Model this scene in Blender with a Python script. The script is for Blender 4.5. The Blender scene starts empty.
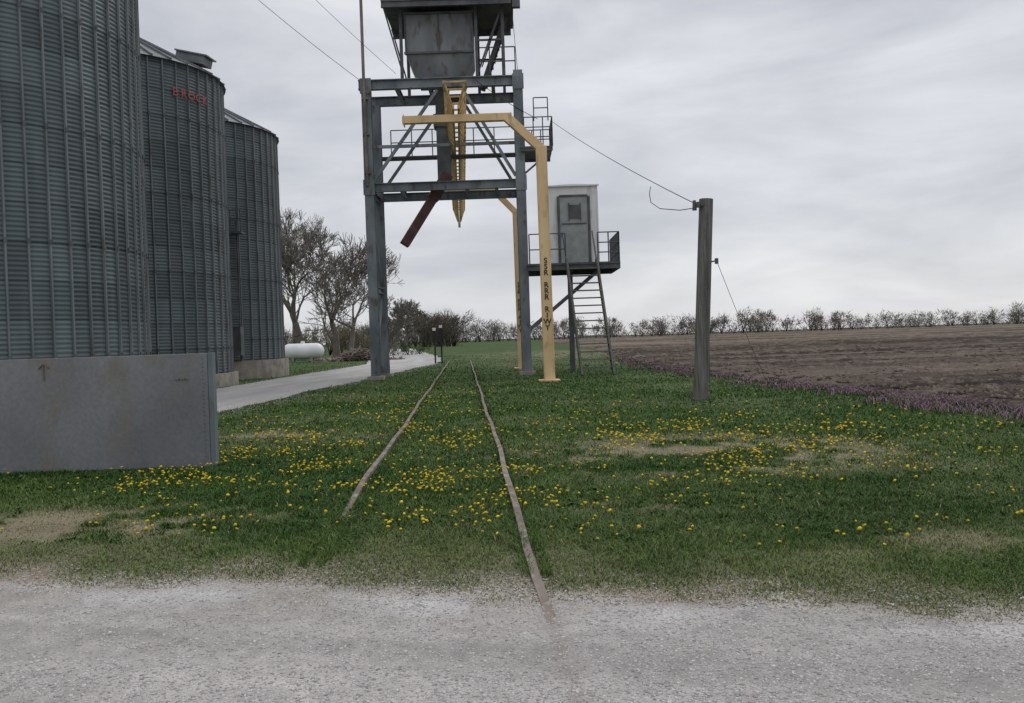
import bpy, math, random
import numpy as np
from mathutils import Vector, Matrix
random.seed(7); rng=np.random.default_rng(11)
S=bpy.context.scene
S.view_settings.view_transform='Standard'; S.view_settings.look='None'; S.view_settings.exposure=0
COL=S.collection

# ------------------------------------------------------------ noise helpers
def vnoise(x,y,s,seed=0):
    x=np.asarray(x,float)/s; y=np.asarray(y,float)/s
    xi=np.floor(x).astype(np.int64); yi=np.floor(y).astype(np.int64)
    fx=x-xi; fy=y-yi; fx=fx*fx*(3-2*fx); fy=fy*fy*(3-2*fy)
    def h(a,b):
        v=(a*374761393+b*668265263+seed*144269504)&0xffffffff
        v=((v^(v>>13))*1274126177)&0xffffffff
        v=(v^(v>>16))&0xffffffff
        return v/4294967295.0
    return (h(xi,yi)*(1-fx)+h(xi+1,yi)*fx)*(1-fy)+(h(xi,yi+1)*(1-fx)+h(xi+1,yi+1)*fx)*fy
def fbm(x,y,s,seed=0,o=4):
    t=0;a=1;n=0
    for i in range(o):
        t=t+a*vnoise(x,y,s,seed+i*17); n+=a; a*=.5; s*=.5
    return t/n
def sst(a,b,x):
    t=np.clip((x-a)/(b-a),0,1); return t*t*(3-2*t)

# ------------------------------------------------------------ materials
def mat(name,c1,c2=None,rough=.8,metal=0,scale=2.,stretch=(1,1,1),bump=0,bscale=40,lo=.35,hi=.65,c3=None,attr=False,spec=.3,speck=0,sscale=60):
    m=bpy.data.materials.new(name); m.use_nodes=True
    nt=m.node_tree; N=nt.nodes; L=nt.links; b=N['Principled BSDF']
    b.inputs['Roughness'].default_value=rough; b.inputs['Metallic'].default_value=metal
    b.inputs['Specular IOR Level'].default_value=spec
    tc=N.new('ShaderNodeTexCoord'); mp=N.new('ShaderNodeMapping'); mp.inputs['Scale'].default_value=stretch
    L.new(tc.outputs['Object'],mp.inputs['Vector'])
    def noise(sc,det=5,vec=mp.outputs['Vector']):
        n=N.new('ShaderNodeTexNoise'); n.inputs['Scale'].default_value=sc; n.inputs['Detail'].default_value=det
        L.new(vec,n.inputs['Vector']); return n
    def ramp(src,a,bb,ca,cb):
        r=N.new('ShaderNodeValToRGB'); r.color_ramp.elements[0].position=a; r.color_ramp.elements[1].position=bb
        r.color_ramp.elements[0].color=(*ca,1); r.color_ramp.elements[1].color=(*cb,1); L.new(src,r.inputs['Fac']); return r.outputs['Color']
    if attr:
        at=N.new('ShaderNodeAttribute'); at.attribute_name='Col'; col=at.outputs['Color']
    else:
        col=ramp(noise(scale).outputs['Fac'],lo,hi,c1,c2 or c1)
    if c3:
        n3=noise(scale*2.3,8); f=ramp(n3.outputs['Fac'],.56,.68,(0,0,0),(1,1,1))
        mx=N.new('ShaderNodeMix'); mx.data_type='RGBA'; L.new(f,mx.inputs[0]); L.new(col,mx.inputs[6]); mx.inputs[7].default_value=(*c3,1); col=mx.outputs[2]
    if speck>0:
        n4=noise(sscale,3,tc.outputs['Object']); f=ramp(n4.outputs['Fac'],.3,.7,(1-speck,)*3,(1+speck,)*3)
        mx=N.new('ShaderNodeMix'); mx.data_type='RGBA'; mx.blend_type='MULTIPLY'; mx.inputs[0].default_value=1
        L.new(col,mx.inputs[6]); L.new(f,mx.inputs[7]); col=mx.outputs[2]
    L.new(col,b.inputs['Base Color'])
    if bump>0:
        nb=noise(bscale,6,tc.outputs['Object']); bp=N.new('ShaderNodeBump'); bp.inputs['Strength'].default_value=bump; bp.inputs['Distance'].default_value=.02
        L.new(nb.outputs['Fac'],bp.inputs['Height']); L.new(bp.outputs['Normal'],b.inputs['Normal'])
    return m

M_steel=mat('weathered_galvanized',(.12,.145,.16),(.22,.245,.26),.6,.15,1.6,(1,1,.4),c3=(.11,.085,.07))
M_stiff=mat('stiffener_galvanized',(.13,.15,.158),(.20,.22,.228),.55,.2,1.6,(1,1,.3),c3=(.12,.11,.10))
M_steel_d=mat('dark_steel',(.07,.075,.08),(.13,.135,.14),.7,.1,2)
M_hop=mat('hopper_steel',(.14,.155,.16),(.24,.255,.26),.6,.15,1.3,(1,1,.35),c3=(.13,.11,.09))
M_yel=mat('yellow_paint',(.66,.46,.24),(.78,.57,.32),.6,0,1.5,(1,1,.4),c3=(.53,.37,.20))
M_yel_d=mat('faded_yellow_paint',(.42,.29,.12),(.60,.43,.20),.65,0,4,c3=(.28,.19,.09))
M_chute=mat('rusty_red_chute',(.06,.030,.026),(.10,.052,.046),.7,0,3)
M_rust=mat('rail_rust',(.12,.095,.08),(.25,.205,.17),.75,.0,6,(1,.5,1),c3=(.32,.285,.25),bump=.4,bscale=50)
M_wood=mat('old_wood',(.10,.097,.09),(.20,.192,.182),.9,0,6,(4,4,.25),bump=.6,bscale=30)
M_plate=mat('plate_steel',(.16,.165,.172),(.23,.235,.242),.65,.1,.8,(1,1,.6),c3=(.195,.185,.17),bump=.08,bscale=6,speck=.10,sscale=25)
M_conc=mat('concrete',(.22,.20,.17),(.34,.31,.27),.9,0,3,bump=.3)
M_white=mat('white_paint',(.66,.66,.66),(.80,.80,.80),.6,0,1.5,(1,1,.3),c3=(.55,.54,.51))
M_tank=mat('tank_white',(.7,.7,.7),(.8,.8,.8),.4,0,1)
M_door=mat('door_grey',(.24,.26,.25),(.33,.35,.34),.6,0,3)
M_glass=mat('dark_glass',(.05,.055,.06),(.10,.105,.11),.15,0,2)
M_black=mat('black_paint',(.02,.02,.02),(.035,.03,.03),.6)
M_red=mat('red_lettering',(.30,.07,.075),(.42,.12,.12),.6,0,6)
M_bark=mat('bark',(.13,.115,.095),(.20,.18,.155),.95,0,1)
M_brush=mat('dry_brush',(.14,.11,.09),(.26,.22,.18),.95,0,1)
M_attr=mat('grass_blade',(1,1,1),attr=True,rough=.75,spec=.12)
M_attr2=mat('twig_mass',(1,1,1),attr=True,rough=.95,spec=.05)
M_ground=mat('ground_turf',(1,1,1),attr=True,rough=.95,spec=.1,bump=.6,bscale=14,speck=.3,sscale=30)
M_gravel=mat('gravel_surface',(1,1,1),attr=True,rough=.95,spec=.1,bump=.6,bscale=80,speck=.20,sscale=85)
M_soil=mat('tilled_soil',(1,1,1),attr=True,rough=.98,spec=.05,bump=.7,bscale=9,speck=.25,sscale=12)
M_bin=mat('bin_corrugated',(1,1,1),attr=True,rough=.5,metal=.25,spec=.4)
M_stone=mat('pebble',(1,1,1),attr=True,rough=.9,spec=.1)
M_roof=mat('bin_roof',(.13,.145,.155),(.22,.235,.245),.5,.3,2)

# ------------------------------------------------------------ mesh helpers
def link(o,parent=None):
    COL.objects.link(o)
    if parent: o.parent=parent
    return o
def empty(name):
    e=bpy.data.objects.new(name,None); COL.objects.link(e); return e
def npmesh(name,V,F,m,cols=None,parent=None,smooth=False):
    V=np.asarray(V,np.float32); F=np.asarray(F,np.int32); k=F.shape[1]
    me=bpy.data.meshes.new(name); me.vertices.add(len(V)); me.vertices.foreach_set('co',V.ravel())
    me.loops.add(F.size); me.loops.foreach_set('vertex_index',F.ravel())
    me.polygons.add(len(F)); me.polygons.foreach_set('loop_start',np.arange(0,F.size,k,dtype=np.int32))
    try: me.polygons.foreach_set('loop_total',np.full(len(F),k,np.int32))
    except Exception: pass
    if smooth: me.polygons.foreach_set('use_smooth',np.ones(len(F),bool))
    me.update(calc_edges=True); me.validate()
    if cols is not None:
        a=me.color_attributes.new('Col','FLOAT_COLOR','POINT')
        c=np.ones((len(V),4),np.float32); c[:,:3]=cols; a.data.foreach_set('color',c.ravel())
    me.materials.append(m); return link(bpy.data.objects.new(name,me),parent)
class MB:
    def __init__(s): s.v=[]; s.f=[]
    def prism(s,A,B):
        n=len(s.v);k=len(A); s.v+= [tuple(p) for p in A]+[tuple(p) for p in B]
        for i in range(k):
            j=(i+1)%k; s.f.append((n+i,n+j,n+k+j,n+k+i))
        s.f.append(tuple(n+i for i in reversed(range(k)))); s.f.append(tuple(n+k+i for i in range(k)))
    def box(s,c,d):
        x,y,z=c; a,b,h=d[0]/2,d[1]/2,d[2]/2
        s.prism([(x-a,y-b,z-h),(x+a,y-b,z-h),(x+a,y+b,z-h),(x-a,y+b,z-h)],[(x-a,y-b,z+h),(x+a,y-b,z+h),(x+a,y+b,z+h),(x-a,y+b,z+h)])
    def _fr(s,p0,p1,up):
        p0=Vector(p0);p1=Vector(p1);d=(p1-p0).normalized();u=Vector(up)
        if abs(d.dot(u))>.98: u=Vector((0,1,0))
        sd=d.cross(u).normalized(); u=sd.cross(d).normalized(); return p0,p1,sd,u
    def beam(s,p0,p1,w,h,up=(0,0,1),off=(0,0)):
        p0,p1,sd,u=s._fr(p0,p1,up); o=sd*off[0]+u*off[1]
        q=lambda p:[p+o-sd*w/2-u*h/2,p+o+sd*w/2-u*h/2,p+o+sd*w/2+u*h/2,p+o-sd*w/2+u*h/2]
        s.prism(q(p0),q(p1))
    def ibeam(s,p0,p1,w,h,t=.03,up=(0,0,1)):
        s.beam(p0,p1,w,t,up,(0,h/2-t/2)); s.beam(p0,p1,w,t,up,(0,-h/2+t/2)); s.beam(p0,p1,t,h-2*t,up)
    def tube(s,p0,p1,r0,r1=None,n=6):
        r1=r0 if r1 is None else r1
        p0,p1,sd,u=s._fr(p0,p1,(0,0,1))
        q=lambda p,r:[p+sd*r*math.cos(6.2832*i/n)+u*r*math.sin(6.2832*i/n) for i in range(n)]
        s.prism(q(p0,r0),q(p1,r1))
    def rail(s,pts,h=1.1,r=.022,step=1.0,mid=(.55,)):
        for a,b in zip(pts[:-1],pts[1:]):
            a=Vector(a);b=Vector(b); n=max(1,round((b-a).length/step))
            for i in range(n+1):
                p=a.lerp(b,i/n); s.tube(p,p+Vector((0,0,h)),r)
            for z in (h,)+tuple(mid):
                s.tube(a+Vector((0,0,z)),b+Vector((0,0,z)),r)
    def build(s,name,m,parent=None,smooth=False,bevel=0):
        me=bpy.data.meshes.new(name); me.from_pydata([tuple(v) for v in s.v],[],s.f); me.materials.append(m); me.update()
        if smooth:
            for p in me.polygons: p.use_smooth=True
        o=link(bpy.data.objects.new(name,me),parent)
        if bevel: 
            b=o.modifiers.new('b','BEVEL'); b.width=bevel; b.segments=2; b.limit_method='ANGLE'
        return o
def sag(mb,p0,p1,sg,r=.012,n=14):
    p0=Vector(p0);p1=Vector(p1);pr=p0
    for i in range(1,n+1):
        t=i/n; q=p0.lerp(p1,t); q.z-=sg*4*t*(1-t); mb.tube(pr,q,r,n=4); pr=q

# ------------------------------------------------------------ layout functions
def road_edge(x): return 5.16-.23*x+.7*(fbm(x,x*0+3,1.3,5)-.5)
def track_c(y): return -.33-.053*y
def ell(x,y,cx,cy,rx,ry): return np.exp(-(((x-cx)/rx)**2+((y-cy)/ry)**2))
def acc_l(y): return -10.35+.25*np.sin(y*.13)+np.where(y>62,-(y-62)*.12,0)
def acc_r(y): return np.interp(y,[-30,20,38,59,75,200],[-7.0,-6.75,-5.85,-4.8,-5.8,-22])+.12*np.sin(y*.6)
def field_x(y): return np.interp(y,[-40,10,14,22,40,90,200,700],[8.0,8.0,8.1,7.2,6.2,8.5,11,20])
def lush(x,y):
    e=y-road_edge(x)
    l=.62*sst(-.35,.35,e+.8*(fbm(x,y,.45,31)-.5))+.38*sst(.1,1.6,e+1.6*(fbm(x,y,.9,32)-.5))
    nz=fbm(x,y,.7,41); nf=fbm(x,y,.18,43)
    d=1.0*ell(x,y,2.4,10.9,2.3,1.8)+.6*ell(x,y,1.1,7.6,.6,.3)+1.1*ell(x,y,-4.1,7.6,2.0,.7)+.8*ell(x,y,-3.8,14.7,1.4,1.0)+.5*ell(x,y,3.2,6.0,1.6,.5)+.25*ell(x,y,-1.5,6.6,1.4,.4)
    d=d+.8*ell(x,y,3.5,78,6,22)
    l=l*(1-np.clip(d*sst(.36,.64,.6*nz+.4*nf)*1.3,0,.9))
    l=l*(.80+.20*sst(.3,.55,fbm(x,y,2.3,57)))
    return np.clip(l,0,1)
def inroad(x,y): return (x>acc_l(y))&(x<acc_r(y))
def gcol(x,y):
    l=lush(x,y)[:,None]; n=fbm(x,y,.5,3)[:,None]; e=(y-road_edge(x))
    grav=np.array([.40,.375,.35])*(.85+.3*n); tan=np.array([.21,.18,.125])*(.7+.6*n); grn=np.array([.045,.085,.022])*(.6+.8*n)
    dirt=np.array([.25,.215,.18])*(.8+.4*n)
    g=sst(.25,-.35,e+.9*(fbm(x,y,.35,77)-.5))[:,None]; dd=sst(.9,.1,e+1.0*(fbm(x,y,.3,79)-.5))[:,None]
    c=tan*(1-l)+grn*l; c=c*(1-dd)+dirt*dd; return c*(1-g)+grav*g
# ------------------------------------------------------------ ground sheet
def grid(xs,ys):
    X,Y=np.meshgrid(xs,ys); nx=len(xs); ny=len(ys)
    i=np.arange(ny-1)[:,None]*nx+np.arange(nx-1)[None,:]; i=i.ravel()
    return X.ravel(),Y.ravel(),np.stack([i,i+1,i+1+nx,i+nx],1)
X,Y,F=grid(2.5*np.sinh(np.linspace(-7.3,7.3,560)),6.5+2.5*np.sinh(np.linspace(-3.2,7.75,520)))
npmesh('ground',np.stack([X,Y,X*0],1),F,M_ground,gcol(X,Y))
# front gravel road
xs=2.*np.sinh(np.linspace(-3.6,3.6,460)); t=np.linspace(0,1,190)
XX,TT=np.meshgrid(xs,t); ed=road_edge(XX)-.1+.5*(fbm(XX,XX*0,.3,9)-.5)
YY=ed-(TT**1.5)*9
nx=len(xs); i=(np.arange(len(t)-1)[:,None]*nx+np.arange(nx-1)[None,:]).ravel()
x=XX.ravel();y=YY.ravel()
w_=y+.23*x
strk=fbm(x*.10,w_,.40,91)[:,None]
fine=fbm(x,y,.07,93)[:,None]
big=fbm(x,y,1.3,94)[:,None]
wheel=(np.exp(-((w_-4.12)/.14)**2)+np.exp(-((w_-2.6)/.2)**2)+.7*np.exp(-((w_-4.45)/.07)**2))[:,None]*(.6+.6*big)
e_=(y-road_edge(x))
shoulder=ell(0,e_,0,-.28,1,.24)[:,None]*sst(.40,.62,fbm(x,y,.8,96))[:,None]*(.35+.9*fine)
c=np.array([.385,.365,.345])*(.66+.58*strk)*(.72+.56*fine)*(.82+.36*big)
c=c*(1-.16*wheel); c=c*(1-shoulder*.8)+np.array([.55,.54,.53])*shoulder*.8
dirtp=sst(.46,.66,fbm(x,y,.7,97))[:,None]*sst(-1.0,-.1,e_)[:,None]*.7
c=c*(1-dirtp)+np.array([.29,.255,.22])*dirtp
bl=sst(-.35,-.02,e_)[:,None]; c=c*(1-bl)+gcol(x,y)*bl
xr=track_c(y)+.73
bur=np.exp(-((x-xr)/.04)**2)[:,None]*(.2+.9*fbm(y*1.,y*0,.3,99)[:,None]); c=c*(1-bur*.6)+np.array([.22,.18,.15])*bur*.6
npmesh('gravel_road',np.stack([x,y,x*0+.004],1),np.stack([i,i+nx,i+1+nx,i+1],1),M_gravel,c)
# access road
ys=np.concatenate([np.linspace(-20,60,240),np.linspace(60.5,190,80)]); tt=np.linspace(0,1,24)
YY,TT=np.meshgrid(ys,tt); YY=YY.T;TT=TT.T
jl=.3*(fbm(YY,YY*0,.8,61)-.5);jr=.4*(fbm(YY,YY*0,.8,62)-.5)
XX=(acc_l(YY)+jl)*(1-TT)+(acc_r(YY)+jr)*TT
x=XX.ravel();y=YY.ravel(); nx=24; i=(np.arange(len(ys)-1)[:,None]*nx+np.arange(nx-1)[None,:]).ravel()
tr=TT.ravel(); rut=(np.exp(-((tr-.3)/.07)**2)+np.exp(-((tr-.7)/.07)**2))[:,None]
c=np.array([.40,.39,.38])*(.75+.5*fbm(x*2,y*.3,1.0,63))[:,None]*(1+.10*rut)
npmesh('access_road',np.stack([x,y,x*0+.008],1),np.stack([i,i+1,i+1+nx,i+nx],1),M_gravel,c)
# tilled field
u=3*np.sinh(np.linspace(0,6.9,520))
ys=14+4*np.sinh(np.linspace(-2.4,5.85,640))
UU,YY=np.meshgrid(u,ys); XX=field_x(YY)+.5*(fbm(YY,YY*0,2,71)-.5)+UU
x=XX.ravel();y=YY.ravel();uu=UU.ravel()
amp=1+sst(20,90,y)*1.2
z=.02+.10*fbm(x,y,.45,72)*sst(0,.8,uu)+.08*vnoise(x,y,.16,73)*sst(0,.5,uu)+amp*.06*np.sin(y*2*math.pi/1.5+3*fbm(x,y,5,74))*sst(0,1.5,uu)
nx=len(u); i=(np.arange(len(ys)-1)[:,None]*nx+np.arange(nx-1)[None,:]).ravel()
k=fbm(x*.10,y,1.6,75)*.45+fbm(x*.03,y,9,76)*.35+.2*fbm(x*.3,y,.6,79)
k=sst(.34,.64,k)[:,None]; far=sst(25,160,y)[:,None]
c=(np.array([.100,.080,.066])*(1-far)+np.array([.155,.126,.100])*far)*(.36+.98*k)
straw=(sst(.58,.74,fbm(x,y,.3,78))[:,None])
c=c*(1-straw*.45)+np.array([.22,.19,.155])*straw*.45
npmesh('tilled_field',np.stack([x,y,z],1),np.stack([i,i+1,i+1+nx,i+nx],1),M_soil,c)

# ------------------------------------------------------------ grass blades
def sample(n,d0,d1,w=.70,p=1.0):
    uq=rng.random(n); D=1/((1/d0)+(1/d1-1/d0)*uq**p); return (rng.random(n)*2-1)*w*D,D
def blades(x,y,h,w,lean,cols):
    n=len(x); a=rng.random(n)*6.2832; la=rng.random(n)*6.2832; l=lean*h
    z=np.zeros(n); dx=np.cos(a)*w/2; dy=np.sin(a)*w/2
    mx=x+np.cos(la)*l*.35; my=y+np.sin(la)*l*.35
    V=np.stack([np.stack([x-dx,y-dy,z],1),np.stack([x+dx,y+dy,z],1),
                np.stack([mx+dx*.8,my+dy*.8,h*.6],1),np.stack([mx-dx*.8,my-dy*.8,h*.6],1),
                np.stack([x+np.cos(la)*l,y+np.sin(la)*l,h*(1-.25*lean)],1)],1).reshape(-1,3)
    b=np.arange(n)*5
    F=np.concatenate([np.stack([b,b+1,b+2],1),np.stack([b,b+2,b+3],1),np.stack([b+3,b+2,b+4],1)])
    return V,F,np.repeat(cols,5,0)
def offlimits(x,y):
    b=inroad(x,y)|(x>field_x(y)+.3)
    rr=(np.abs(x-track_c(y)-.73)<.022)&(rng.random(len(x))<.93); rl=(np.abs(x-track_c(y)+.73)<.022)&(y>7.4)&(rng.random(len(x))<.93)
    b|=rr|rl
    b|=(x<-3.7)&(np.abs(y-11.1)<.12)
    for cx,cy in ((-15.66,43.9),(-15.4,34.7),(-14.5,24.3)): b|=((x-cx)**2+(y-cy)**2)<4.75**2
    return b
def grasscol(x,y,l):
    n=len(x); m=np.clip(l+.32*(rng.random(n)-.5),0,1)[:,None]; q=sst(.3,.7,fbm(x,y,1.4,81))[:,None]
    g=np.array([.040,.096,.020])*(1-q)+np.array([.088,.150,.036])*q
    t=np.array([.34,.29,.185]); lim=np.array([.165,.205,.075])
    c=np.where(m>.5,lim+(g-lim)*np.clip((m-.5)*2.4,0,1),t+(lim-t)*m*2)
    dry=(rng.random(n)<.035)[:,None]; c=np.where(dry,np.array([.28,.24,.14]),c)
    return c*(.6+.75*rng.random(n))[:,None]
x,y=sample(520000,4.3,85,p=.92)
l=lush(x,y); e=y-road_edge(x)
keep=(~offlimits(x,y))&(rng.random(len(x))<(.015+.985*l**.7)); x=x[keep];y=y[keep];l=l[keep];e=e[keep]
cl=fbm(x,y,.35,83)
h=(.018+.055*sst(.3,.75,cl)*rng.random(len(x))+.02*rng.random(len(x)))*(.45+.6*l)*np.where(y>20,1.2,1)*(.5+.5*sst(0,1.7,e))
w=np.maximum(.0055,y*.0009)*(.7+.6*rng.random(len(x)))
V,F,C=blades(x,y,h,w,.6+.8*rng.random(len(x)),grasscol(x,y,l))
npmesh('grass',V,F,M_attr,C)
# leafy weed rosettes (low, flat)
x,y=sample(7500,6.2,34); l=lush(x,y); cl=fbm(x,y,.8,85)
keep=(~offlimits(x,y))&(rng.random(len(x))<l*l*sst(.40,.60,cl)*.9)&(y-road_edge(x)>1.0); x=x[keep];y=y[keep]
k=8; ctr=np.stack([x,y],1).repeat(k,0)+rng.normal(0,.022,(len(x)*k,2)); n=len(ctr)
h=.025+.035*rng.random(n)
c=np.array([.045,.095,.022])[None]*(.5+.8*rng.random(n))[:,None]
V,F,C=blades(ctr[:,0],ctr[:,1],h,.009+.010*rng.random(n),1.1+.7*rng.random(n),c)
npmesh('broadleaf_weeds',V,F,M_attr,C)
# tufts hugging the rails
NR=20000
yy=1/(1/5.3+(1/45-1/5.3)*rng.random(NR)); sd=np.where(rng.random(NR)<.5,-.73,.73)
xx=track_c(yy)+sd+np.where(rng.random(NR)<.5,-1,1)*(.025+.07*rng.random(NR))
kp=(rng.random(NR)<.25+.75*sst(.4,.6,vnoise(yy*1.0,sd*9,.5,87)))&(rng.random(NR)<lush(xx,yy)*1.2)&(yy-road_edge(xx)>.3); xx=xx[kp];yy=yy[kp]
n=len(xx); V,F,C=blades(xx,yy,(.03+.05*rng.random(n)),np.maximum(.006,yy*.0009),.6+.7*rng.random(n),grasscol(xx,yy,np.ones(n)*.9))
npmesh('rail_side_grass',V,F,M_attr,C)

# dandelions
x,y=sample(60000,5.6,55,p=.92)
tc=np.abs(x-track_c(y))
zn=.40*sst(1.7,.6,tc)*sst(6.6,9.5,y)*sst(42,16,y)+.85*np.exp(-((x+3.2)/2.1)**2)*sst(7.8,10.5,y)*sst(36,18,y)+.95*ell(x,y,2.5,11.8,2.4,2.8)+.35*ell(x,y,3.,17,3.5,5)+.02+.2*ell(x,y,.2,6.9,.6,.7)+.12*ell(x,y,-1.8,7.8,1.4,1.2)
zn=zn*sst(9.5,6,x)*(1-.85*sst(-3.8,-5.0,x)*sst(12,9,y))
cl=sst(.46,.64,fbm(x,y,.8,101))
pr=zn*(.07+.93*cl)*.46
keep=(~offlimits(x,y))&(rng.random(len(x))<pr)&(y-road_edge(x)>.9); x=x[keep];y=y[keep]; n=len(x)
r=(.009+.009*rng.random(n))*np.where(y>12,1.3,1); z=.035+.05*rng.random(n)
K=8; ang=np.arange(K)*6.2832/K; ta=rng.random(n)*6.28; tl=.5*rng.random(n)
def tilt(dx,dy,dz):
    nxv=np.cos(ta)[:,None];nyv=np.sin(ta)[:,None]; s=(dx*nxv+dy*nyv)
    return np.stack([x[:,None]+dx,y[:,None]+dy,z[:,None]+dz+s*tl[:,None]],2)
jr_=1+.25*(rng.random((n,K))-.5)
ring=tilt(r[:,None]*np.cos(ang)*jr_,r[:,None]*np.sin(ang)*jr_,-.002+0*ang[None,:]*r[:,None])
ring2=tilt(.6*r[:,None]*np.cos(ang+.4),.6*r[:,None]*np.sin(ang+.4),.5*r[:,None]+0*ang[None,:])
cen=tilt(0*r[:,None],0*r[:,None],.62*r[:,None]); bot=tilt(0*r[:,None],0*r[:,None],-.6*r[:,None])
V=np.concatenate([ring,ring2,cen,bot],1); st=V.shape[1]; b=np.arange(n)*st; F=[]
for i_ in range(K):
    j=(i_+1)%K
    F+= [np.stack([b+i_,b+j,b+K+i_],1),np.stack([b+j,b+K+j,b+K+i_],1),np.stack([b+K+i_,b+K+j,b+2*K],1),np.stack([b+j,b+i_,b+2*K+1],1)]
cc=np.array([.76,.55,.03])*(.65+.45*rng.random(n))[:,None]
C=np.repeat(cc,st,0).reshape(n,st,3); C[:,-1]=(.08,.13,.03)
npmesh('dandelion_flowers',V.reshape(-1,3),np.concatenate(F),M_attr,C.reshape(-1,3))
sw=.003+y*.00008
V=np.stack([np.stack([x-sw,y,0*x],1),np.stack([x+sw,y,0*x],1),np.stack([x,y,z],1)],1).reshape(-1,3)
npmesh('dandelion_stems',V,np.arange(3*n).reshape(-1,3),M_attr,np.tile(np.array([.10,.15,.05]),(3*n,1)))

# purple henbit strip along field
N_=80000; yy=1/(1/9+(1/60-1/9)*rng.random(N_)); 
xx=field_x(yy)+rng.normal(.15,.50,N_)+.9*(fbm(yy,yy*0,1.5,111)-.5)
kp=rng.random(N_)<.05+.85*sst(.42,.60,fbm(xx*1.3,yy*.6,1.,113)); xx=xx[kp];yy=yy[kp];n=len(xx)
pp=(rng.random(n)<.46)[:,None]
c=np.where(pp,np.array([.29,.175,.255]),np.array([.11,.115,.06]))*(.6+.8*rng.random(n))[:,None]
V,F,C=blades(xx,yy,.05+.06*rng.random(n),np.maximum(.010,yy*.0010),.6+.6*rng.random(n),c)
V[:,2]+=.035
npmesh('purple_henbit_weeds',V,F,M_attr,C)

# gravel stones
def stones(name,x,y,s,c,zb=.004,flat=.65):
    n=len(x); base=np.array([[1,0,0],[0,1,0],[-1,0,0],[0,-1,0],[0,0,1],[0,0,-1.]])
    a=rng.random(n)*6.28; sc=s[:,None,None]*(.6+.7*rng.random((n,6,1)))
    P=base[None]*sc
    P+=rng.normal(0,.16,(n,6,3))*s[:,None,None]; P[:,:,2]*=flat
    R=np.stack([np.cos(a),-np.sin(a),np.sin(a),np.cos(a)],1).reshape(n,2,2)
    P[:,:,:2]=np.einsum('nij,nkj->nki',R,P[:,:,:2])
    P[:,:,0]+=x[:,None];P[:,:,1]+=y[:,None];P[:,:,2]+=zb
    f=np.array([[0,1,4],[1,2,4],[2,3,4],[3,0,4],[1,0,5],[2,1,5],[3,2,5],[0,3,5]])
    F=(np.arange(n)[:,None,None]*6+f[None]).reshape(-1,3)
    return npmesh(name,P.reshape(-1,3),F,M_stone,np.repeat(c,6,0))
x,y=sample(90000,3.0,7.0,.8); e=y-road_edge(x)
strk=fbm(x*.10,(y+.23*x),.40,91)
pr=np.where(e<0,.16+.6*sst(.45,.6,strk)+.7*ell(0,e,0,-.28,1,.3),.45*sst(.6,0,e))
kp=rng.random(len(x))<pr; x=x[kp];y=y[kp];n=len(x)
s=.0035+.008*rng.random(n)**3+.003*rng.random(n)
c=(np.array([.47,.455,.435]))*(.6+.65*rng.random(n))[:,None]
stones('gravel_stones',x,y,s,c,flat=.5)
N_=9000; yy=8+50*rng.random(N_)**1.5; side=rng.random(N_)<.5
xx=np.where(side,acc_l(yy),acc_r(yy))+rng.normal(0,.35,N_)
stones('access_road_stones',xx,yy,.012+.02*rng.random(N_)**2,np.array([.40,.385,.36])*(.6+.6*rng.random(N_))[:,None])
N_=26000; yy=1/(1/10+(1/110-1/10)*rng.random(N_)); xx=field_x(yy)+.8+rng.random(N_)**1.3*yy*.7
stones('soil_clods',xx,yy,(.02+.06*rng.random(N_)**2)*(1+yy/60),np.array([.115,.093,.076])*(.4+1.1*rng.random(N_))[:,None],zb=.11)

# ------------------------------------------------------------ rails
trk=empty('railroad_track')
for nm,o,y0 in (('rail_right',.73,4.3),('rail_left',-.73,7.2)):
    mb=MB(); yv=y0; 
    ztop=lambda q:(float(np.interp(q,[4.3,4.75,5.6,7,9,70],[.0,.007,.022,.045,.06,.06])) if o>0 else float(np.interp(q,[7.2,7.9,9.5,70],[-.01,.03,.06,.06])))
    wob=lambda q:.014*math.sin(q*.55+o)+.008*math.sin(q*1.7+1)
    while yv<62:
        y1=yv+.6; a=(track_c(yv)+o+wob(yv),yv);b=(track_c(y1)+o+wob(y1),y1)
        A=(*a,ztop(yv)-.02);B=(*b,ztop(y1)-.02)
        mb.beam(A,B,.054,.04); mb.beam(A,B,.018,.12,off=(0,-.08)); mb.beam(A,B,.14,.018,off=(0,-.15)); yv=y1
    mb.build(nm,M_rust,trk)
mb=MB(); q=7.
while q<60:
    mb.beam((track_c(q)-1.2,q,-.085),(track_c(q)+1.2,q+.03,-.085),.22,.16); q+=.55
mb.build('ties',M_wood,trk)

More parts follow.
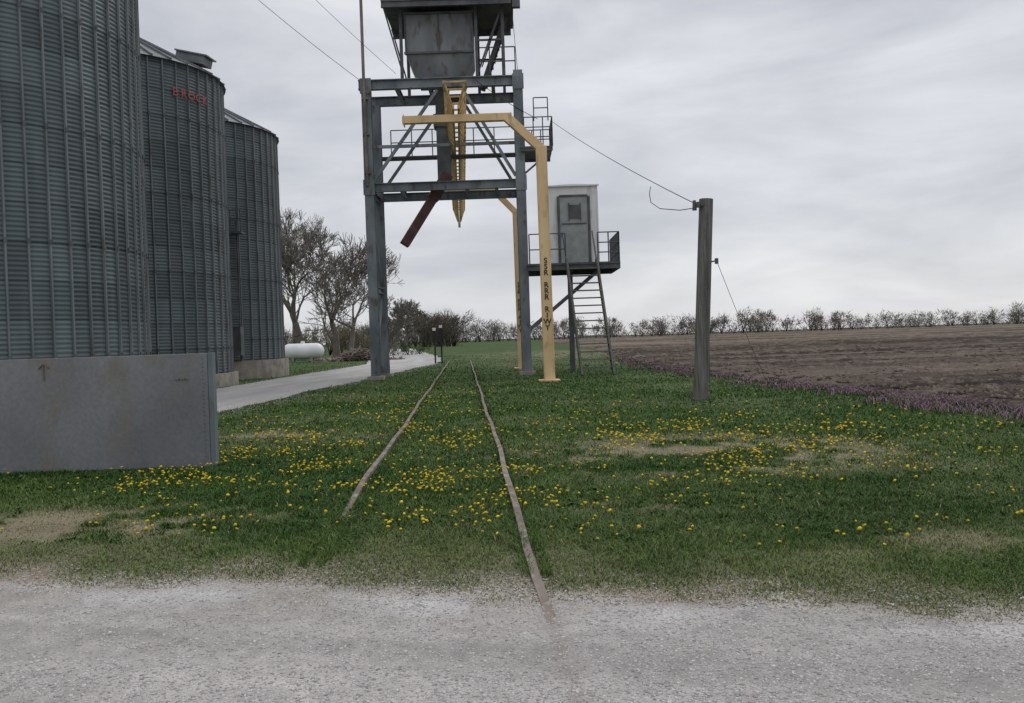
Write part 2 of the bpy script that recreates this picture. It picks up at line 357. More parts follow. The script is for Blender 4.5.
# ------------------------------------------------------------ grain bins
def bin_(cx,cy,R,Z0,Z1,nst,seed,vent=None,text=False,extra=False):
    E=empty('grain_bin'); rr=random.Random(seed)
    ns=208; pitch=.115; zs=np.arange(Z0,Z1,pitch/4); zs=np.append(zs,Z1)
    th=np.linspace(0,2*math.pi,ns,endpoint=False)
    T,Z=np.meshgrid(th,zs); rad=R+.015*np.cos(Z*2*math.pi/pitch)
    V=np.stack([cx+rad*np.cos(T),cy+rad*np.sin(T),Z],2).reshape(-1,3)
    i=np.arange(len(zs)-1)[:,None]*ns+np.arange(ns)[None,:]; j=np.arange(len(zs)-1)[:,None]*ns+(np.arange(ns)[None,:]+1)%ns
    F=np.stack([i.ravel(),j.ravel(),(j+ns).ravel(),(i+ns).ravel()],1)
    r2=np.random.default_rng(seed); npan=13; ring=np.floor((Z-Z0)/.92).astype(int); colp=np.floor((T/(2*math.pi)*npan+ .5*(ring%2))).astype(int)%npan
    tab=.80+.40*r2.random((40,npan)); g=tab[ring,colp]
    seam=((Z-Z0)%.92<.05); g=np.where(seam,g*.55,g)
    st=fbm(T*R*5,Z*.35,1.,seed); g=g*(.7+.6*st)
    bay=np.floor((T-.03)/(2*math.pi)*nst).astype(int)%nst; r3=np.random.default_rng(seed+50).random((40,nst)); g=g*(.86+.28*r3[ring,bay])
    C=np.array([.098,.121,.127])[None,None]*g[...,None]
    npmesh('corrugated_wall',V,F,M_bin,C.reshape(-1,3),E,True)
    mb=MB(); mb2=MB()
    for k in range(nst):
        a=2*math.pi*k/nst+.03; c,s=math.cos(a),math.sin(a); rt=(-s,c)
        p=lambda r_,o_,z_:(cx+c*r_+rt[0]*o_,cy+s*r_+rt[1]*o_,z_)
        w=.034
        mb.prism([p(R+.005,-w,Z0),p(R+.06,-w*.6,Z0),p(R+.06,w*.6,Z0),p(R+.005,w,Z0)],[p(R+.005,-w,Z1-.05),p(R+.06,-w*.6,Z1-.05),p(R+.06,w*.6,Z1-.05),p(R+.005,w,Z1-.05)])
        z=Z0+.9
        while z<Z1-.2:
            mb2.prism([p(R+.055,-w*1.1,z),p(R+.075,-w*1.1,z),p(R+.075,w*1.1,z),p(R+.055,w*1.1,z)],[p(R+.055,-w*1.1,z+.12),p(R+.075,-w*1.1,z+.12),p(R+.075,w*1.1,z+.12),p(R+.055,w*1.1,z+.12)]); z+=2.76
    mb.build('stiffeners',M_stiff,E); mb2.build('stiffener_splices',M_steel_d,E)
    ringp=lambda r_,z_,m_=72:[(cx+r_*math.cos(2*math.pi*k/m_),cy+r_*math.sin(2*math.pi*k/m_),z_) for k in range(m_)]
    mb=MB(); mb.prism(ringp(R+.22,-.05),ringp(R+.22,Z0)); mb.build('concrete_foundation',M_conc,E)
    mb=MB(); ov=.14; ph_=R*.50
    mb.prism(ringp(R+ov,Z1-.03),ringp(.45,Z1+ph_)); 
    mb.prism(ringp(.5,Z1+ph_,24),ringp(.5,Z1+ph_+.3,24))
    for k in range(40):
        a=2*math.pi*k/40; c,s=math.cos(a),math.sin(a)
        mb.beam((cx+c*(R+ov),cy+s*(R+ov),Z1+.0),(cx+c*.5,cy+s*.5,Z1+ph_+.02),.05,.09)
    mb.build('roof',M_roof,E)
    if vent:
        mb=MB(); a=vent; c,s=math.cos(a),math.sin(a)
        b0=(cx+c*(R-1.2),cy+s*(R-1.2),Z1+.78);b1=(cx+c*(R-.1),cy+s*(R-.1),Z1+.5)
        mb.beam(b0,b1,.7,.30); b2=(cx+c*(R+.05),cy+s*(R+.05),Z1+.48); mb.beam((b0[0],b0[1],b0[2]+.19),(b2[0],b2[1],b2[2]+.17),.85,.05); mb.build('roof_hatch',M_roof,E)
    if extra:
        mb=MB(); a=-.80; c,s=math.cos(a),math.sin(a); rt=(-s,c); zt=7.2
        for o_ in (-.24,.24): mb.beam((cx+c*(R+.25)+rt[0]*o_,cy+s*(R+.25)+rt[1]*o_,Z0),(cx+c*(R+.25)+rt[0]*o_,cy+s*(R+.25)+rt[1]*o_,zt),.07,.07)
        z=Z0
        while z<zt:
            mb.tube((cx+c*(R+.25)+rt[0]*.24,cy+s*(R+.25)+rt[1]*.24,z),(cx+c*(R+.25)-rt[0]*.24,cy+s*(R+.25)-rt[1]*.24,z),.025); z+=.3
        mb.box((cx+c*(R+.35),cy+s*(R+.35),Z0+.9),(.5,.5,1.3)); mb.box((cx+c*(R+.35),cy+s*(R+.35),6.6),(.9,.6,.08))
        mb.rail([(cx+c*(R+.35)-.45,cy+s*(R+.35)-.3,6.6),(cx+c*(R+.35)+.45,cy+s*(R+.35)-.3,6.6)],1.0,.03,.45)
        mb.build('ladder',M_steel_d,E)
    if text:
        for q,ch in enumerate('BROCK'):
            cu=bpy.data.curves.new('letter','FONT'); cu.body=ch; cu.size=.42; cu.align_x='CENTER'; cu.extrude=.01; cu.offset=.004
            cu.materials.append(M_red); aa=math.radians(-34+q*4.6)
            o=link(bpy.data.objects.new('letter_%d'%(q+1),cu),E)
            o.location=(cx+math.cos(aa)*(R+.09),cy+math.sin(aa)*(R+.09),10.5); o.rotation_euler=(math.pi/2,0,aa+math.pi/2)
bin_(-15.4,34.7,4.4,.5,11.75,52,3,vent=-.12,text=True)
bin_(-15.66,43.9,4.4,.85,11.7,52,4,extra=True)
bin_(-14.48,24.2,4.4,.4,13.2,56,5)

# ------------------------------------------------------------ steel plate wall
E=empty('steel_plate_wall'); mb=MB(); xe=-3.76
mb.box((xe-3.7,11.12,.70),(7.4,.05,1.4)); mb.build('plate',M_plate,E,bevel=.006)
mb=MB(); mb.box((xe+.035,11.15,.7),(.06,.12,1.405)); mb.box((-7.4,11.19,1.36),(7.1,.08,.05))
for k in range(4): mb.box((-4.9-1.6*k,11.2,.68),(.08,.1,1.3))
mb.build('angle_frame',M_steel,E,bevel=.004)
mb=MB()
mb.tube((-5.78,11.085,1.12),(-5.78,11.085,1.33),.007); mb.tube((-5.78,11.085,1.335),(-5.84,11.085,1.27),.007); mb.tube((-5.78,11.085,1.335),(-5.71,11.085,1.28),.007)
mb.build('arrow_mark',M_brush,E)
mb=MB()
for k in range(26): mb.tube((xe-.06,11.094,.08+.05*k),(xe-.06,11.086,.08+.05*k),.006)
for k in range(5): mb.tube((xe-.25-.035*k,11.094,1.08+.02*(k%2)),(xe-.25-.035*k,11.088,1.08),.012)
mb.build('bolts',M_steel_d,E)

# ------------------------------------------------------------ loading tower
E=empty('grain_loading_tower')
YF,YR=35.5,38.0; XL,XR=-5.38,.58
mb=MB()
for X_ in (XL,XR):
    for Y_ in (YF,YR):
        mb.ibeam((X_,Y_,.1),(X_,Y_,11.95 if X_==XR else 11.4),.36,.36,.04,up=(0,1,0))
    for z_ in (3.6,7.4):
        mb.ibeam((X_,YF+.18,z_),(X_,YR-.18,z_),.2,.22,.02)
    mb.beam((X_,YF+.15,7.3),(X_,YR-.15,3.8),.08,.08)
    mb.beam((X_,YF+.15,.5),(X_,YR-.15,3.4),.08,.08)
for Y_ in (YF,YR):
    mb.ibeam((XL-.3,Y_,11.58),(XR+.15,Y_,11.58),.26,.38,.035)
    mb.ibeam((XL+.18,Y_,7.55),(XR-.18,Y_,7.55),.22,.34,.03)
    mb.beam((XL+.2,Y_+.0,7.85),(-2.6,Y_,11.3),.10,.12); 
    mb.beam((-1.6,Y_,11.3),(XR-.2,Y_,7.85),.10,.12)
    mb.beam((XL+.2,Y_,9.15),(XR-.18,Y_,9.15),.09,.12)
for X_ in (-4.2,-2.9,-1.6,-.4):
    mb.ibeam((X_,YF+.14,11.5),(X_,YR-.14,11.5),.14,.24,.02)
    mb.ibeam((X_,YF+.12,7.55),(X_,YR-.12,7.55),.12,.2,.02)
for X_ in (XL,XR):
    for z_ in (7.55,11.5):
        mb.box((X_,YF-.20,z_),(.44,.03,.6))
mb.build('main_frame',M_steel,E)
mb=MB()
for X_ in (XL,XR):
    for Y_ in (YF,YR): mb.box((X_,Y_,.07),(.62,.62,.16))
mb.build('footings',M_conc,E,bevel=.01)
mb=MB()
def rect(x0,x1,y0,y1,z): return [(x0,y0,z),(x1,y0,z),(x1,y1,z),(x0,y1,z)]
mb.prism(rect(-3.78,-1.15,35.55,38.0,12.75),rect(-3.78,-1.15,35.55,38.0,14.35))
mb.prism(rect(-3.42,-1.52,35.85,37.7,11.9),rect(-3.78,-1.15,35.55,38.0,12.745))
mb.prism(rect(-3.6,-1.35,35.6,37.9,14.9),rect(-3.6,-1.35,35.6,37.9,17.6))
mb.build('hopper',M_hop,E,bevel=.01)
mb=MB()
for X_ in (-3.78,-2.47,-1.15): mb.box((X_,35.52,13.55),(.05,.06,1.66))
for z_ in (12.78,14.32): mb.box((-2.465,35.5,z_),(2.75,.07,.08))
for Y_ in (YF,YR):
    for X_ in (-3.95,-1.0,.05): mb.beam((X_,Y_,11.8),(X_,Y_,15.0),.12,.12)
    mb.beam((-1.0,Y_,11.85),(.05,Y_,14.5),.07,.07); mb.beam((-1.,Y_,13.2),(.05,Y_,13.2),.07,.07)
    mb.beam((-3.95,Y_,12.1),(-4.6,Y_,14.6),.06,.06)
mb.box((-2.05,36.6,14.62),(5.1,3.6,.06)); 
mb.ibeam((-4.6,34.8,14.45),(.4,34.8,14.45),.12,.24,.02); mb.ibeam((-4.6,38.4,14.45),(.4,38.4,14.45),.12,.24,.02)
mb.build('upper_frame',M_steel_d,E)
mb=MB()
mb.rail([(-4.55,34.85,14.65),(.4,34.85,14.65),(.4,38.3,14.65)],1.1,.03,.8); mb.rail([(-4.55,34.85,14.65),(-4.55,38.3,14.65)],1.1,.03,.8)
for k in range(11):
    t_=k/10; mb.box((-.75+t_*.9,37.3,11.9+t_*2.6),(.22,.7,.04))
for o_ in (-.37,.37):
    mb.beam((-.85,37.3+o_,11.8),(.2,37.3+o_,14.6),.05,.18); mb.tube((-.85,37.3+o_,12.8),(.2,37.3+o_,15.6),.025)
mb.rail([(-1.0,35.55,11.82),(.5,35.55,11.82)],1.1,.025,.5)
mb.box((-2.2,36.75,8.92),(5.6,.7,.05)); mb.rail([(-4.6,36.45,8.95),(.4,36.45,8.95)],1.05,.022,.9)
mb.box((1.22,36.3,8.88),(1.25,2.3,.07)); mb.beam((.6,35.2,8.8),(1.85,35.2,8.8),.06,.14); mb.beam((.6,37.4,8.8),(1.85,37.4,8.8),.06,.14)
mb.beam((.75,35.3,7.9),(1.8,35.3,8.75),.07,.07)
mb.rail([(.75,35.2,8.9),(1.85,35.2,8.9),(1.85,37.4,8.9),(.75,37.4,8.9)],1.15,.022,.37,(.38,.76))
mb.rail([(1.15,35.2,9.9),(1.7,35.2,9.9)],.9,.022,.55,(.5,))
mb.build('catwalks_and_railings',M_steel_d,E)
mb=MB(); mb.prism(rect(-2.75,-2.2,36.3,36.85,7.9),rect(-2.75,-2.2,36.3,36.85,11.89)); mb.box((-2.47,36.57,10.3),(.75,.75,.5)); mb.build('center_spout',M_steel_d,E)
mb=MB()
a=Vector((-2.35,36.2,8.1)); b=Vector((-4.12,35.7,5.3)); mb.beam(a,b,.42,.36); mb.beam(a,b.lerp(a,.65),.48,.44); mb.build('loading_chute',M_chute,E,bevel=.01)
mb=MB(); mb.tube((XL-.05,YF-.27,7.6),(XL-.05,YF-.27,18),.06); 
for z_ in (8.1,9.6,11.0): mb.box((XL-.03,YF-.24,z_),(.25,.12,.08))
mb.build('mast_pipe',M_brush,E)
mb=MB(); mb.beam((.6,34.9,14.2),(.6,34.9,14.55),.3,.22); mb.tube((.5,34.9,14.5),(.45,34.95,15.4),.04); mb.build('floodlight',M_steel_d,E)

# ------------------------------------------------------------ operator cabin on platform
E=empty('operator_cabin'); mb=MB()
n=10; x0,x1=1.62,3.62
prof=[(x0,4.33),(x1,4.33),(x1,7.42)]+[( (x0+x1)/2+ math.cos(math.pi*k/n)*(x1-x0)/2*.999, 7.43+.12*math.sin(math.pi*k/n)) for k in range(1,n)]+[(x0,7.42)]
mb.prism([(p[0],36.0,p[1]) for p in prof],[(p[0],38.0,p[1]) for p in prof]); mb.build('shell',M_white,E,bevel=.02)
mb=MB(); mb.box((2.64,35.975,5.66),(1.12,.05,2.62)); mb.build('door',M_door,E,bevel=.01)
mb=MB(); mb.box((2.68,35.94,6.42),(.40,.03,.55)); mb.box((3.628,37,6.2),(.03,1.0,.8)); mb.build('windows',M_glass,E)
mb=MB()
for X_ in (2.03,3.25): mb.box((X_,35.96,5.68),(.09,.09,2.72))
mb.box((2.64,35.96,7.06),(1.13,.09,.08)); mb.box((2.64,35.94,5.95),(1.0,.03,.05)); mb.box((2.15,35.93,5.5),(.05,.06,.14))
for X_,Z_ in ((2.45,6.42),(2.91,6.42)): mb.box((X_,35.935,Z_),(.04,.04,.7))
mb.build('door_frame',M_steel_d,E)
mb=MB()
for sx in (1.64,3.6): mb.box((sx,35.985,5.8),(.05,.03,2.9))
mb.box((2.62,35.95,7.46),(2.1,.12,.05))
mb.build('corner_trim',M_white,E)
mb=MB(); mb.box((2.5,36.4,4.27),(3.6,3.2,.08)); mb.ibeam((.7,34.85,4.14),(4.3,34.85,4.14),.1,.2,.02); mb.ibeam((.7,37.9,4.14),(4.3,37.9,4.14),.1,.2,.02)
mb.ibeam((4.25,34.9,4.14),(4.25,37.85,4.14),.1,.2,.02); mb.ibeam((2.45,34.9,4.14),(2.45,37.85,4.14),.1,.2,.02)
mb.ibeam((2.45,36.5,0),(2.45,36.5,4.05),.2,.2,.025,up=(0,1,0))
for Y_ in (35.4,37.6): mb.beam((3.6,Y_,4.1),(.7,Y_,1.75),.12,.14)
mb.build('platform_frame',M_steel_d,E)
mb=MB()
mb.rail([(3.45,34.85,4.3),(4.27,34.85,4.3),(4.27,37.95,4.3)],1.15,.025,.4,(.38,.76)); mb.rail([(.8,34.85,4.3),(2.2,34.85,4.3)],1.15,.025,.7)
mb.build('railings',M_steel_d,E)
mb=MB()
A0,A1=Vector((2.55,33.1,0)),Vector((2.22,34.75,4.35)); B0,B1=Vector((3.72,33.1,0)),Vector((3.38,34.75,4.35))
for a,b in ((A0,A1),(B0,B1)):
    d=(b-a)*1.28; mb.beam(a,a+(b-a)*1.02,.07,.2); mb.tube(a+(b-a)*.97,a+d+Vector((0,.1,0)),.03)
for k in range(1,15):
    t_=k/15; a=A0.lerp(A1,t_);b=B0.lerp(B1,t_); mb.beam(a,b,.22,.045)
mb.build('ladder_stairs',M_wood,E)

# ------------------------------------------------------------ yellow fall-protection gantry
E=empty('yellow_gantry_crane')
def gantry(Y_,xl,xe,xp,zt,zk,nm,s=1):
    mb=MB(); mb.beam((xp+.02,Y_,0),(xp-.02,Y_,zk),.36*s,.34*s,up=(0,1,0))
    mb.beam((xp+.04,Y_,zk-.12),(xe-.08,Y_,zt),.28*s,.28*s,up=(0,1,0)); mb.beam((xe+.1,Y_,zt),(xl,Y_,zt),.24*s,.24*s)
    mb.box((xp,Y_,.03),(.7,.7,.06)); 
    for sx in (-.15,.15): mb.box((xp+sx,Y_-.175,zk*.5),(.02,.02,zk-.6))
    mb.box((xl+.05,Y_,zt-.02),(.03,.36,.36))
    mb.build(nm,M_yel,E,bevel=.012)
gantry(29.8,-3.36,.15,1.2,8.76,7.75,'front_frame'); gantry(43,-3.2,-.5,.43,8.5,7.5,'rear_frame',.95)
mb=MB(); y0,y1=28.9,60; tx=lambda q:-1.44-.0535*(q-26.8)
zt,zb=9.72,9.0; hw=.34
npnl=32; 
for o_ in (-hw,hw): mb.beam((tx(y0)+o_,y0,zt),(tx(y1-3)+o_,y1-3,zt),.09,.10)
for o_ in (-.09,.09): mb.beam((tx(y0)+o_,y0+.3,zb),(tx(y1)+o_*.4,y1,zb),.07,.12)
for k in range(npnl+1):
    q=y0+(y1-3-y0)*k/npnl; q2=y0+(y1-3-y0)*(k+.5)/npnl
    mb.beam((tx(q)-hw,q,zt),(tx(q)+hw,q,zt),.06,.06)
    for o_ in (-1,1):
        mb.beam((tx(q)+o_*hw,q,zt),(tx(q2)+o_*.09,q2,zb),.05,.06)
        if k<npnl: mb.beam((tx(q2)+o_*.09,q2,zb),(tx(q2)+o_*hw,q2+(y1-y0)/npnl*.5,zt),.05,.06)
for q in (29.8,43):
    for o_ in (-.32,.32): mb.beam((tx(q)+o_,q,8.85),(tx(q)+o_,q,zt+.1),.07,.1)
mb.build('lattice_truss',M_yel_d,E)
cu=bpy.data.curves.new('stencil_text','FONT'); cu.body='S\nS\nR\n \nR\nR\nR\n \nR\nI\nW\nY'; cu.size=.25; cu.space_line=.80; cu.align_x='CENTER'; cu.offset=.004; cu.materials.append(M_black)
o=link(bpy.data.objects.new('stencil_text',cu),E); o.location=(1.2,29.8-.19,3.9); o.rotation_euler=(math.pi/2,0,0)
cu=cu.copy(); o=link(bpy.data.objects.new('stencil_text_rear',cu),E); o.location=(.43,43-.19,3.95); o.rotation_euler=(math.pi/2,0,0)

# ------------------------------------------------------------ wooden pole
E=empty('wooden_utility_pole'); mb=MB()
P0=Vector((4.0,19.3,-.2));P1=Vector((4.26,19.3,4.3))
mb.tube(P0,P1,.165,.15,n=14); mb.build('pole',M_wood,E,bevel=.01)
mb=MB(); 
mb.box((4.07,19.2,4.17),(.22,.10,.05)); mb.tube((3.98,19.18,4.05),(3.98,19.18,4.26),.05,.035,8); mb.tube((4.05,19.13,4.1),(4.05,19.13,4.22),.04,n=8)
mb.tube((4.22,19.2,2.93),(4.42,19.2,2.97),.018); mb.tube((4.42,19.2,2.9),(4.42,19.2,3.02),.04,n=8)
mb.tube((4.18,19.12,.05),(4.22,19.13,4.0),.010,n=5)
mb.build('insulators',M_steel_d,E)
mb=MB(); sag(mb,(3.98,19.18,4.2),(1.8,35.2,9.9),.12,.010)
pts=[(3.98,19.18,4.1),(3.75,19.6,4.12),(3.45,20.4,4.28),(3.33,20.9,4.5),(3.35,21.2,4.75),(3.45,21.6,4.98)]
for a,b in zip(pts[:-1],pts[1:]): mb.tube(a,b,.009,n=4)
sag(mb,(4.42,19.2,2.97),(7.4,26.5,0.1),.05,.006)
mb.build('wires',M_black,E)
E=empty('overhead_cables'); mb=MB()
sag(mb,(XL,YF,11.6),(-15,37,20.6),.3,.010); sag(mb,(-4.2,YF,12.0),(-13,33,21),.3,.008); sag(mb,(-3.9,YR,14.5),(-7.9,36,19),.1,.008)
sag(mb,(XR,YF,12.),(.2,34,18),.1,.010); sag(mb,(1.3,35.3,10.0),(-1.2,35.3,11.7),.1,.012)
mb.build('cable',M_black,E)

# ------------------------------------------------------------ propane tank
E=empty('propane_tank'); n=20; cx,cy,cz,r,L2=-18.1,78,.95,.68,1.15
V=[];F=[]
prof=[(-L2-r*math.sin(t_),r*math.cos(t_)) for t_ in np.linspace(math.pi/2-.01,0,8)]+[(L2+r*math.sin(t_),r*math.cos(t_)) for t_ in np.linspace(0,math.pi/2-.01,8)]
for px,pr_ in prof:
    for k in range(n): V.append((cx+px,cy+pr_*math.cos(6.2832*k/n),cz+pr_*math.sin(6.2832*k/n)))
for a in range(len(prof)-1):
    for k in range(n): F.append((a*n+k,a*n+(k+1)%n,(a+1)*n+(k+1)%n,(a+1)*n+k))
npmesh('tank_body',V,F,M_tank,None,E,True)
mb=MB()
for o_ in (-.8,.8): mb.box((cx+o_,cy,.2),(.2,.9,.4))
mb.build('saddles',M_conc,E)
mb=MB(); mb.tube((cx,cy,cz+r-.03),(cx,cy,cz+r+.2),.2,.15,12); mb.build('valve_dome',M_tank,E)

for (sx,sy,hh) in ((-4.95,58,2.35),(-4.45,57,2.5)):
    E=empty('roadside_sign'); mb=MB(); mb.box((sx,sy,hh/2),(.10,.10,hh)); mb.build('post',M_black,E)
    mb=MB(); mb.box((sx,sy-.09,hh-.62),(.28,.04,.66)); mb.build('panel',M_black,E,bevel=.01)
    mb=MB(); mb.box((sx-.02,sy-.09,hh-.14),(.20,.04,.18)); mb.build('number_plate',M_white,E,bevel=.01)

# ------------------------------------------------------------ trees
def grow(mb,p,d,L,r,lv,R_,sp=.5,minr=.016):
    nseg=3 if lv>2 else 2
    for s_ in range(nseg):
        d=(d+Vector((R_.gauss(0,.15),R_.gauss(0,.15),R_.gauss(.05,.08)))).normalized()
        q=p+d*L/nseg; r2=max(minr,r*.84)
        mb.tube(p,q,r,r2,n=5 if lv>3 else 3); p=q;r=r2
        if lv<=5 and lv>0 and R_.random()<.6:
            dd=(d+Vector((R_.gauss(0,.8),R_.gauss(0,.8),R_.gauss(.1,.35)))).normalized(); grow(mb,p,dd,L*.65,max(minr,r*.5),lv-2,R_,sp,minr)
    if lv<=0: return
    for k in range(3 if lv>1 else 4):
        dd=(d+Vector((R_.gauss(0,sp),R_.gauss(0,sp),R_.gauss(.15,.3)))).normalized()
        grow(mb,p,dd,L*R_.uniform(.68,.88),max(minr,r*.68),lv-1,R_,sp,minr)
def tree(x,y,h,seed,lv=5,minr=.017,nm='bare_tree',trunk=.24,wide=1.0,sp=.5):
    R_=random.Random(seed); mb=MB()
    grow(mb,Vector((x,y,-.1)),Vector((R_.gauss(0,.06),0,1)).normalized(),h*.16,trunk,lv,R_,sp,minr)
    zmax=max(v[2] for v in mb.v); f=h/zmax; g=f*wide
    mb.v=[((v[0]-x)*g+x,(v[1]-y)*g+y,v[2]*f) for v in mb.v]
    e=empty(nm); mb.build('trunk_and_branches',M_bark,e)
tree(-20.6,90,15.5,5,6,.013,trunk=.36,wide=.95); tree(-16.8,94,12.8,9,6,.013,wide=.95); tree(-18.8,97,14,12,5,.016,wide=1.1); tree(-24,98,14.5,15,5,.018)
tree(-14.6,104,7.2,21,5,.014); tree(-16.2,138,7.5,33,5,.022); tree(-19.5,150,9,39,5,.022)

def mass(name,spec,seed,per,basecol,wid):
    r2=np.random.default_rng(seed); VV=[];CC=[]
    for (x,y,h,wd,tone) in spec:
        n=int(per*(h*wd/60))+8
        nb=4+int(r2.random()*3); bc=r2.random(n)*nb; bi=bc.astype(int)
        bx=r2.normal(0,.26,nb)*wd; bz=(.34+.44*r2.random(nb))*h; br=(.18+.20*r2.random(nb))*min(wd,h)
        g=r2.normal(0,1,(n,3)); g/=np.linalg.norm(g,axis=1)[:,None]; g*=(r2.random(n)**.5)[:,None]
        px=x+bx[bi]+g[:,0]*br[bi]*1.1; py=y+g[:,1]*br[bi]; pz=np.clip(bz[bi]+g[:,2]*br[bi]*1.2,.1,h)
        low=r2.random(n)<.3; pz=np.where(low,r2.random(n)*h*.5,pz); px=np.where(low,x+r2.normal(0,.28,n)*wd,px)
        ln=(.5+1.6*r2.random(n))*h/11; dx=(px-x)/(wd)*1.2+r2.normal(0,.4,n); dy=r2.normal(0,.3,n); dz=.3+r2.random(n)
        w_=wid*(.4+r2.random(n)); b=r2.random(n)*6.28
        A=np.stack([px-np.cos(b)*w_,py,pz+np.sin(b)*w_],1);B=np.stack([px+np.cos(b)*w_,py,pz-np.sin(b)*w_],1)
        C=np.stack([px+dx*ln,py+dy*ln,pz+dz*ln],1)
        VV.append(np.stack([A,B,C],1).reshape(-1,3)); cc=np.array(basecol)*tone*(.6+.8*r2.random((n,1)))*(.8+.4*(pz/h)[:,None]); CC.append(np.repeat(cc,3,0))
        tw=.018*h+.03
        for q in range(nb):
            T=np.array([[x-tw,y,0],[x+tw,y,0],[x+bx[q],y,bz[q]]]); VV.append(T); CC.append(np.tile(np.array(basecol)*.6,(3,1)))
    V=np.concatenate(VV);C=np.concatenate(CC)
    npmesh(name,V,np.arange(len(V)).reshape(-1,3),M_attr2,C)
R_=random.Random(3); spec=[]
x=-170
while x<440:
    px=x
    den=float(vnoise(x,0.,24,5)); hn=float(vnoise(x,0.,45,8))
    thr=-1 if px<130 else (.2 if px<180 else .40)
    base=10.5+4.*hn if px<160 else 7.5+5*hn
    if den>thr: spec.append((x,500+R_.uniform(-15,30),base*R_.uniform(.6,1.15),R_.uniform(6,12),R_.uniform(.8,1.2)))
    elif R_.random()<.28: spec.append((x,500+R_.uniform(-15,30),base*R_.uniform(.4,.9),R_.uniform(4,8),R_.uniform(.8,1.2)))
    x+=R_.uniform(1.6,5.6)
x=-170
while x<440: spec.append((x,520,R_.uniform(2.,4.5),R_.uniform(7,12),R_.uniform(.8,1.1))); x+=3.6
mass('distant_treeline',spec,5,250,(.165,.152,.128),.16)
spec=[]
for k in range(14): spec.append((R_.uniform(-24.5,-14),225+R_.uniform(-6,6),R_.uniform(8.,10.2),R_.uniform(4,6),R_.uniform(.7,1.1)))
for k in range(12): spec.append((R_.uniform(-45,-26),235+R_.uniform(-6,6),R_.uniform(5,8.5),R_.uniform(4,6),R_.uniform(.8,1.2)))
mass('hedgerow_trees',spec,6,850,(.145,.127,.10),.06)
spec=[(x_,118+R_.uniform(-5,5),R_.uniform(2.2,4.6),R_.uniform(3,4.5),R_.uniform(.8,1.3)) for x_ in np.linspace(-36,-17,14)]
mass('shrubs',spec,8,1800,(.15,.14,.095),.045)
spec=[(x_,101+R_.uniform(-3,3),R_.uniform(.9,1.6),R_.uniform(2,3),R_.uniform(.8,1.2)) for x_ in (-13,-11.6,-10.6)]
mass('green_bushes',spec,9,6000,(.055,.10,.03),.05)
mb=MB()
for k in range(420):
    t_=R_.gauss(0,1.4); h_=max(.05,1.0*math.exp(-(t_/1.7)**2)); p=Vector((-12.9+t_,76+R_.gauss(0,.6),R_.random()*h_))
    d=Vector((R_.gauss(0,1),R_.gauss(0,.6),R_.gauss(0,.35))).normalized()*R_.uniform(.4,1.1); mb.tube(p-d*.5,p+d*.5,R_.uniform(.02,.07),n=4)
mb.build('brush_pile',M_brush)
x=rng.normal(-15,1.3,120);y=rng.normal(80,1,120)
stones('rock_pile',x,y,.12+.25*rng.random(120),np.array([.24,.21,.18])*(.5+.8*rng.random(120))[:,None],.08)

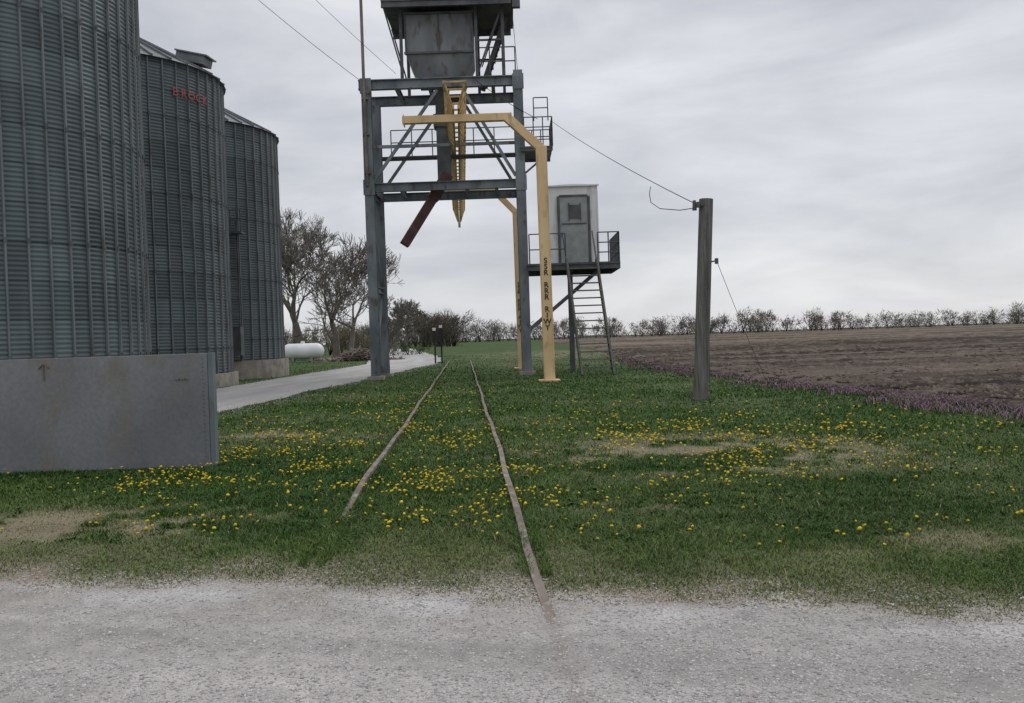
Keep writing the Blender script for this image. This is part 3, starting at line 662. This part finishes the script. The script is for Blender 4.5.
# ------------------------------------------------------------ sky, sun, camera
W=bpy.data.worlds.new('World'); S.world=W; W.use_nodes=True; nt=W.node_tree; N=nt.nodes; L=nt.links
for q in list(N): N.remove(q)
out=N.new('ShaderNodeOutputWorld'); sky=N.new('ShaderNodeTexSky'); sky.sky_type='NISHITA'; sky.sun_disc=False
EL,AZ=math.radians(48),math.radians(35)
sky.sun_elevation=EL; sky.sun_rotation=AZ
b1=N.new('ShaderNodeBackground'); b1.inputs['Strength'].default_value=.08; L.new(sky.outputs[0],b1.inputs['Color'])
tc=N.new('ShaderNodeTexCoord'); mp=N.new('ShaderNodeMapping'); mp.inputs['Scale'].default_value=(1.,1.,3.6); mp.inputs['Rotation'].default_value=(0,math.radians(10),0); mp.inputs['Location'].default_value=(3.3,1.2,.4)
L.new(tc.outputs['Generated'],mp.inputs['Vector'])
nz=N.new('ShaderNodeTexNoise'); nz.inputs['Scale'].default_value=3.2; nz.inputs['Detail'].default_value=7; nz.inputs['Roughness'].default_value=.54; nz.inputs['Distortion'].default_value=.3; L.new(mp.outputs[0],nz.inputs['Vector'])
rp=N.new('ShaderNodeValToRGB'); rp.color_ramp.elements[0].position=.34; rp.color_ramp.elements[1].position=.66
rp.color_ramp.elements[0].color=(.54,.555,.60,1); rp.color_ramp.elements[1].color=(.80,.81,.84,1); L.new(nz.outputs['Fac'],rp.inputs['Fac'])
sp=N.new('ShaderNodeSeparateXYZ'); L.new(tc.outputs['Generated'],sp.inputs[0])
mr=N.new('ShaderNodeMapRange'); mr.inputs['From Min'].default_value=.4; mr.inputs['From Max'].default_value=1; mr.inputs['To Min'].default_value=1.03; mr.inputs['To Max'].default_value=1.7; L.new(sp.outputs['Z'],mr.inputs['Value'])
b2=N.new('ShaderNodeBackground'); L.new(rp.outputs[0],b2.inputs['Color']); L.new(mr.outputs[0],b2.inputs['Strength'])
ms=N.new('ShaderNodeMixShader'); ms.inputs[0].default_value=.9; L.new(b1.outputs[0],ms.inputs[1]); L.new(b2.outputs[0],ms.inputs[2]); L.new(ms.outputs[0],out.inputs[0])
ld=bpy.data.lights.new('sun','SUN'); ld.energy=.8; ld.angle=math.radians(20); ld.color=(1,.97,.93); lo=bpy.data.objects.new('sun',ld); COL.objects.link(lo)
dirv=Vector((math.sin(AZ)*math.cos(EL),math.cos(AZ)*math.cos(EL),math.sin(EL))); lo.rotation_euler=dirv.to_track_quat('Z','Y').to_euler(); lo.location=dirv*60

cd=bpy.data.cameras.new('camera'); cd.sensor_width=36; cd.lens=36*900/1024; cd.clip_end=6000; cd.clip_start=.05
co=bpy.data.objects.new('camera',cd); COL.objects.link(co)
co.matrix_world=Matrix.Translation((0,0,1.456))@Matrix.Rotation(math.radians(90-.83),4,'X')@Matrix.Rotation(math.radians(-1.9),4,'Z')
S.camera=co
